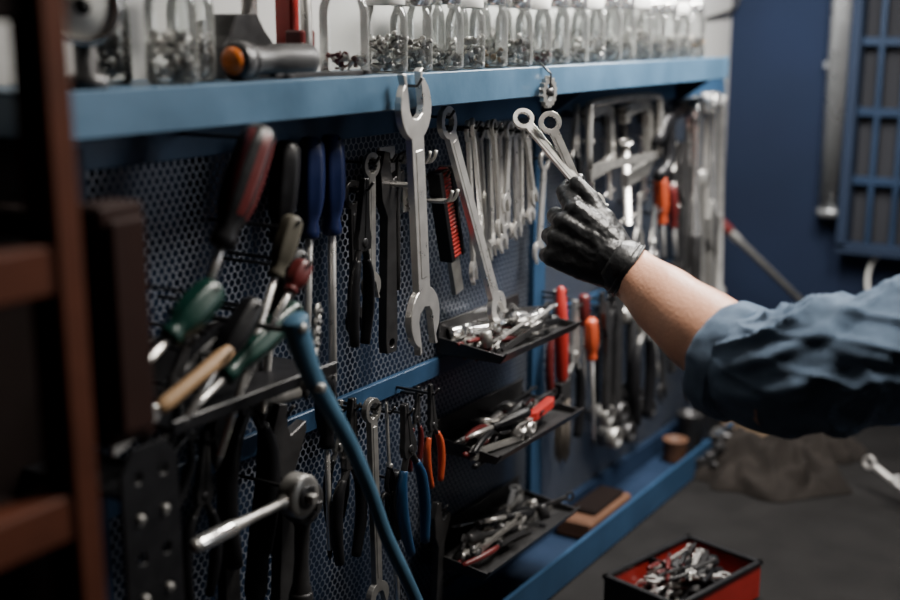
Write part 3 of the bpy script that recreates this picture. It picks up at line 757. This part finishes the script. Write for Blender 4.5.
# ================================================================= PERSON
person=bpy.data.objects.new("person",None); scene.collection.objects.link(person)
W=CAM+ray(618,264)*1.27
F=(RT*-.84+UP*.53+FW*.10).normalized(); U=(RT*.50+UP*.86); U=(U-F*U.dot(F)).normalized(); Bk=F.cross(U)
if Bk.dot(FW)>0: Bk=-Bk
SC=.95
def H(f,u,b): return W+(F*(f*.86)+U*u*SC+Bk*b*SC)*.01
def chain(mb,pts,rs,mt="glove_mat"):
    for i in range(len(pts)-1): mb.capsule(H(*pts[i]),H(*pts[i+1]),rs[i]*.01*SC,rs[i+1]*.01*SC,mt)
g=MB()
chain(g,[(-.8,0,-.2),(1.2,.1,-.2)],[2.85,2.75])
chain(g,[(0,.9,-.2),(4,1.9,-.2),(7.9,2.6,-.1)],[2.1,1.9,1.35])
chain(g,[(0,.3,-.1),(4.2,.7,.0),(8.3,.75,.0)],[2.2,1.95,1.35])
chain(g,[(0,-.4,-.1),(4,-.8,.0),(7.9,-1.2,-.05)],[2.2,1.9,1.3])
chain(g,[(0,-1.0,-.2),(3.6,-2.1,-.2),(7.3,-3.1,-.3)],[2.1,1.8,1.25])
for (a_,b_) in (((3,1.2),(7.6,1.7)),((3,0),(7.7,-.2)),((3,-1.4),(7.2,-2.1))): chain(g,[(a_[0],a_[1],-.15),(b_[0],b_[1],-.30)],[1.95,1.4])
chain(g,[(2,0,-1),(6,0,-1.4)],[2.2,1.8])
chain(g,[(2,-1.2,-1),(6,-1.8,-1.6)],[2.0,1.6])
chain(g,[(.8,1.4,-.8),(4.4,3.2,-1.0)],[1.9,1.6])
chain(g,[(4.4,3.2,-1.0),(7.1,4.6,-1.2),(9.7,5.4,-1.3)],[1.48,1.18,.90])
chain(g,[(7.9,2.6,-.1),(10.4,4.0,-2.5),(10.5,5.3,-3.6),(9.9,6.1,-3.1)],[1.26,1.08,.92,.82])
chain(g,[(8.3,.75,0),(9.9,1.3,-3.7),(7.8,1.6,-5.3),(5.8,1.5,-4.6)],[1.24,1.08,.92,.85])
chain(g,[(7.9,-1.2,0),(9.2,-1.0,-3.6),(7.1,-.7,-4.9),(5.3,-.7,-4.1)],[1.2,1.02,.9,.82])
chain(g,[(7.3,-3.1,-.3),(8.2,-3.1,-3.1),(6.4,-2.7,-4.2),(5.0,-2.6,-3.7)],[1.12,.94,.8,.72])
o=g.obj("glove",parent=person)
md=o.modifiers.new("r",'REMESH'); md.mode='VOXEL'; md.voxel_size=.0015; md.use_smooth_shade=True
md=o.modifiers.new("s",'SMOOTH'); md.factor=.5; md.iterations=8
tx=bpy.data.textures.new("glove_creases",'CLOUDS'); tx.noise_scale=.011; tx.noise_depth=2
md=o.modifiers.new("d",'DISPLACE'); md.texture=tx; md.strength=.0022; md.mid_level=.5
def loft(name,path,rad,mt,seg=48,flatU=1.0,n=10,parent=person,disp=None,solid=0):
    P_=catmull(path,n); tot=[0]
    for i in range(1,len(P_)): tot.append(tot[-1]+(P_[i]-P_[i-1]).length)
    vs=[];fs=[];prev=None
    for i,p in enumerate(P_):
        t=(P_[min(i+1,len(P_)-1)]-P_[max(i-1,0)]).normalized()
        a=prev if prev is not None else Vector((0,0,1))
        a=(a-t*a.dot(t)).normalized(); prev=a; c=t.cross(a)
        for j in range(seg):
            th=2*pi*j/seg; r=rad(tot[i],th,tot[-1])
            q=p+a*r*cos(th)+c*r*sin(th)*flatU
            if disp: q=q+(q-p).normalized()*disp(tot[i],th,q)
            vs.append(q)
    for i in range(len(P_)-1):
        for j in range(seg):
            k=(j+1)%seg; fs.append([i*seg+j,i*seg+k,(i+1)*seg+k,(i+1)*seg+j])
    mb=MB(); mb.add(vs,fs,mt,True); o=mb.obj(name,parent=parent)
    if solid: md=o.modifiers.new("so",'SOLIDIFY'); md.thickness=solid; md.offset=-1
    return o
def interp(tab,s):
    for i in range(len(tab)-1):
        if s<=tab[i+1][0]:
            t=(s-tab[i][0])/(tab[i+1][0]-tab[i][0]); t=t*t*(3-2*t); return tab[i][1]+(tab[i+1][1]-tab[i][1])*t
    return tab[-1][1]
MID=CAM+ray(700,329)*1.19
EL=CAM+ray(792,388)*1.10
SHO=Vector((1.19,-.76,1.43))
armpath=[H(.8,0,-.1),H(-2.2,-.1,-.1),MID,EL]
loft("forearm",armpath,lambda s,th,T_: interp([(0,.0265),(.03,.0285),(.09,.037),(.15,.043),(.26,.046)],s),"skin",flatU=.93,n=12)
ax=(H(-2,0,0)-H(0,0,0)).normalized()
hem=MB(); c0=H(-1.6,0,-.15)
a=(U-ax*U.dot(ax)).normalized(); c_=ax.cross(a)
for (off,rr,tr_) in ((0,.0305,.0016),(-.006,.0303,.0013)):
    hem.tube([c0+ax*off+(a*cos(2*pi*k/40)+c_*sin(2*pi*k/40)*.95)*rr*(1+.01*sin(k*1.3)) for k in range(41)],tr_,"glove_mat",8)
hem.tube([c0+ax*.001,c0-ax*.012,c0-ax*.024],[.0305,.0296,.026],"glove_mat",32,4)
hem.obj("glove_hem",parent=person)
# sleeve
C0=CAM+ray(728,356)*1.165
ES=CAM+ray(796,369)*1.105
def folds(s,th,q):
    w_=max(0,min(1,(s-.015)*25))
    k=.003*noise.noise(Vector((s*20,cos(th)*1.8,sin(th)*1.8+3)))
    k+=.010*(abs(noise.noise(Vector((s*13+cos(th-1)*1.6,cos(th)*1.1,sin(th)*1.1+7))))-.2)*w_
    for (sc,amp,ph,off,sh) in ((17,.0075,1.8,11,4.5),(27,.0035,-2.2,31,4.0)):
        ridge=1-abs(noise.noise(Vector((s*sc-ph*cos(th+.8),.9*cos(th),.9*sin(th)+off))))*sh
        k+=amp*max(0,ridge)**1.3*w_
    return k-.001
upath=[C0,ES,ES.lerp(SHO,.5)+UP*-.008,SHO]
loft("sleeve",upath,lambda s,th,T_: interp([(0,.044),(.04,.050),(.09,.055),(.16,.056),(.25,.060),(.4,.074)],s)+(-.5*min(0,cos(th)))*.010,"denim",seg=140,n=56,disp=folds,solid=.002)
dr=(ES-C0).normalized(); dr=(dr+UP*-.28).normalized()
def cuffr(s,th,T_):
    return interp([(0,.0475),(.003,.0535),(.008,.0550),(.026,.0560),(.032,.0560),(.036,.0530),(.042,.047)],s)+(-.5*min(0,cos(th)))*.006
loft("rolled_cuff",[C0-dr*.010,C0+dr*.006,C0+dr*.022,C0+dr*.033],cuffr,"denim",seg=110,n=8,disp=lambda s,th,q:.0045*noise.noise(Vector((s*30,cos(th)*3.0,sin(th)*3.0))),solid=.003)
loft("rolled_cuff_inner",[C0-dr*.008,C0+dr*.0,C0+dr*.010],lambda s,th,T_:.0475-.1*s,"denim",seg=48,n=3,solid=.002)
# rest of the body (stands at the bench, outside the frame)
cx=1.39
def ell(z,cy,rx,ry,seg=32,cxx=cx): return [(cxx+rx*cos(2*pi*k/seg),cy+ry*sin(2*pi*k/seg),z) for k in range(seg)]
def stack(name,rings,mt):
    vs=[p for r in rings for p in r]; n=len(rings[0]); fs=[]
    for i in range(len(rings)-1):
        for j in range(n): k=(j+1)%n; fs.append([i*n+j,i*n+k,(i+1)*n+k,(i+1)*n+j])
    fs.append(list(range(n))); fs.append([(len(rings)-1)*n+j for j in range(n)])
    mb=MB(); mb.add(vs,fs,mt,True); o=mb.obj(name,parent=person); md=o.modifiers.new("s",'SUBSURF'); md.levels=1; md.render_levels=1; return o
stack("shirt",[ell(.88,-.98,.17,.115),ell(.95,-.98,.17,.118),ell(1.08,-.95,.155,.11),ell(1.22,-.91,.175,.12),ell(1.34,-.87,.195,.12),ell(1.43,-.84,.205,.10),ell(1.475,-.83,.15,.08),ell(1.50,-.82,.075,.065),ell(1.53,-.81,.065,.062)],"denim")
stack("neck",[ell(1.49,-.82,.056,.056),ell(1.55,-.80,.054,.056),ell(1.62,-.79,.055,.06)],"skin")
hd=MB(); hc=Vector((cx,-.775,1.70))
hd.ellip(hc,(.075,.095,.115),"skin",seg=28,rings=18); hd.ellip(hc+Vector((0,.02,-.06)),(.055,.065,.06),"skin",seg=24,rings=14)
hd.tube([hc+Vector((0,.088,.015)),hc+Vector((0,.112,-.018)),hc+Vector((0,.09,-.03))],[.008,.014,.009],"skin",12,4)
for sg in (-1,1):
    hd.ellip(hc+Vector((sg*.078,-.005,-.008)),(.009,.019,.03),"skin")
    hd.ellip(hc+Vector((sg*.03,.082,.008)),(.013,.011,.008),"white_plastic"); hd.ellip(hc+Vector((sg*.03,.091,.008)),(.005,.004,.005),"hair_mat")
    hd.tube([hc+Vector((sg*.015,.092,.027)),hc+Vector((sg*.03,.092,.031)),hc+Vector((sg*.046,.08,.026))],.004,"hair_mat",8,3)
hd.ellip(hc+Vector((0,.083,-.055)),(.024,.010,.007),"lip_mat")
hd.ellip(hc+Vector((0,-.016,.03)),(.082,.098,.10),"hair_mat",seg=28,rings=18)
hd.obj("head",parent=person)
for sg,nm in ((-1,"trouser_leg_left"),(1,"trouser_leg_right")):
    lx=cx+sg*.09
    stack(nm,[ell(.08,-1.0,.055,.06,cxx=lx+sg*.02),ell(.3,-1.0,.06,.065,cxx=lx+sg*.015),ell(.48,-.99,.068,.072,cxx=lx+sg*.01),ell(.7,-.98,.085,.095,cxx=lx),ell(.88,-.98,.09,.11,cxx=lx-sg*.01),ell(.95,-.98,.07,.10,cxx=lx-sg*.02)],"trouser_mat")
    b=MB(); b.ellip((lx+sg*.02,-.95,.045),(.05,.13,.045),"black_rubber"); b.box((lx+sg*.02,-.95,.012),(.095,.25,.022),"black_rubber"); b.obj("boot",.004,parent=person)
RS=Vector((cx+.19,-.84,1.43)); RE=Vector((cx+.25,-.90,1.14)); RW=Vector((cx+.22,-.80,.93))
loft("right_sleeve",[RS,RS.lerp(RE,.5),RE,RE.lerp(RW,.4)],lambda s,th,T_:.062-.03*s,"denim",seg=32,n=8)
loft("right_forearm",[RE,RE.lerp(RW,.5),RW],lambda s,th,T_:.045-.06*s,"skin",seg=24,n=8)
rh=MB(); q=(RW-RE).normalized()
rh.capsule(RW,RW+q*.07,.028,.026,"glove_mat")
for k in range(4):
    s0=RW+q*.07+Vector((0,.03-.02*k,0)); rh.capsule(s0,s0+q*.035+Vector((-.01,0,-.01)),.0095,.009,"glove_mat"); rh.capsule(s0+q*.035+Vector((-.01,0,-.01)),s0+q*.05+Vector((-.03,0,-.01)),.009,.008,"glove_mat")
rh.capsule(RW+q*.02+Vector((0,.02,0)),RW+q*.06+Vector((-.02,.045,0)),.012,.009,"glove_mat")
o=rh.obj("right_glove",parent=person); md=o.modifiers.new("r",'REMESH'); md.mode='VOXEL'; md.voxel_size=.003; md.use_smooth_shade=True

# wrenches in the hand
def held(tip,grip,R1,R2,nk,roll):
    A=H(*tip); G=H(*grip); d=(G-A).normalized(); Bp=G+d*.045
    z=(A-Bp); L=z.length; z.normalize()
    y=FW*1.0; y=(y-z*y.dot(z)).normalized(); x=y.cross(z)
    M=Matrix((x,y,z)).transposed().to_4x4(); M.translation=Bp; mb=MB(); mb.M=M@Matrix.Rotation(roll,4,'Z')
    wrench(mb,L,R1=R1,R2=R2,nk=nk,th=.0055,mt='steel'); return mb.obj(cw,.0006)
held((21.2,9.1,-2.6),(10.2,5.75,-2.2),.0118,.012,.0050,.25)
held((17.9,10.6,-2.0),(10.0,5.75,-2.5),.0125,.012,.0050,.12)

# ================================================================= LIGHTS
def area(name,loc,tgt,sx,sy,e,col=(1,1,1)):
    l=bpy.data.lights.new(name,'AREA'); l.shape='RECTANGLE'; l.size=sx; l.size_y=sy; l.energy=e; l.color=col
    o=bpy.data.objects.new(name,l); o.location=loc
    o.rotation_euler=(Vector(tgt)-Vector(loc)).to_track_quat('-Z','Y').to_euler(); scene.collection.objects.link(o)
area("ceiling_lamp_light",(1.40,-.75,2.45),(1.40,-.2,1.2),.5,.25,44,(1,.94,.86))
area("shelf_lamp_light",(1.78,-.22,1.90),(1.76,0.0,1.6),.75,.10,26,(1,.97,.93))
area("added_steel_fill_light",(2.2,-2.6,1.9),(1.35,0,1.4),.8,1.1,19,(.95,.97,1))  # added light without a source in the room, brightens reflections on the steel tools
w=bpy.data.worlds.new("world"); scene.world=w; w.use_nodes=True
w.node_tree.nodes["Background"].inputs[0].default_value=(.5,.6,.75,1); w.node_tree.nodes["Background"].inputs[1].default_value=.03
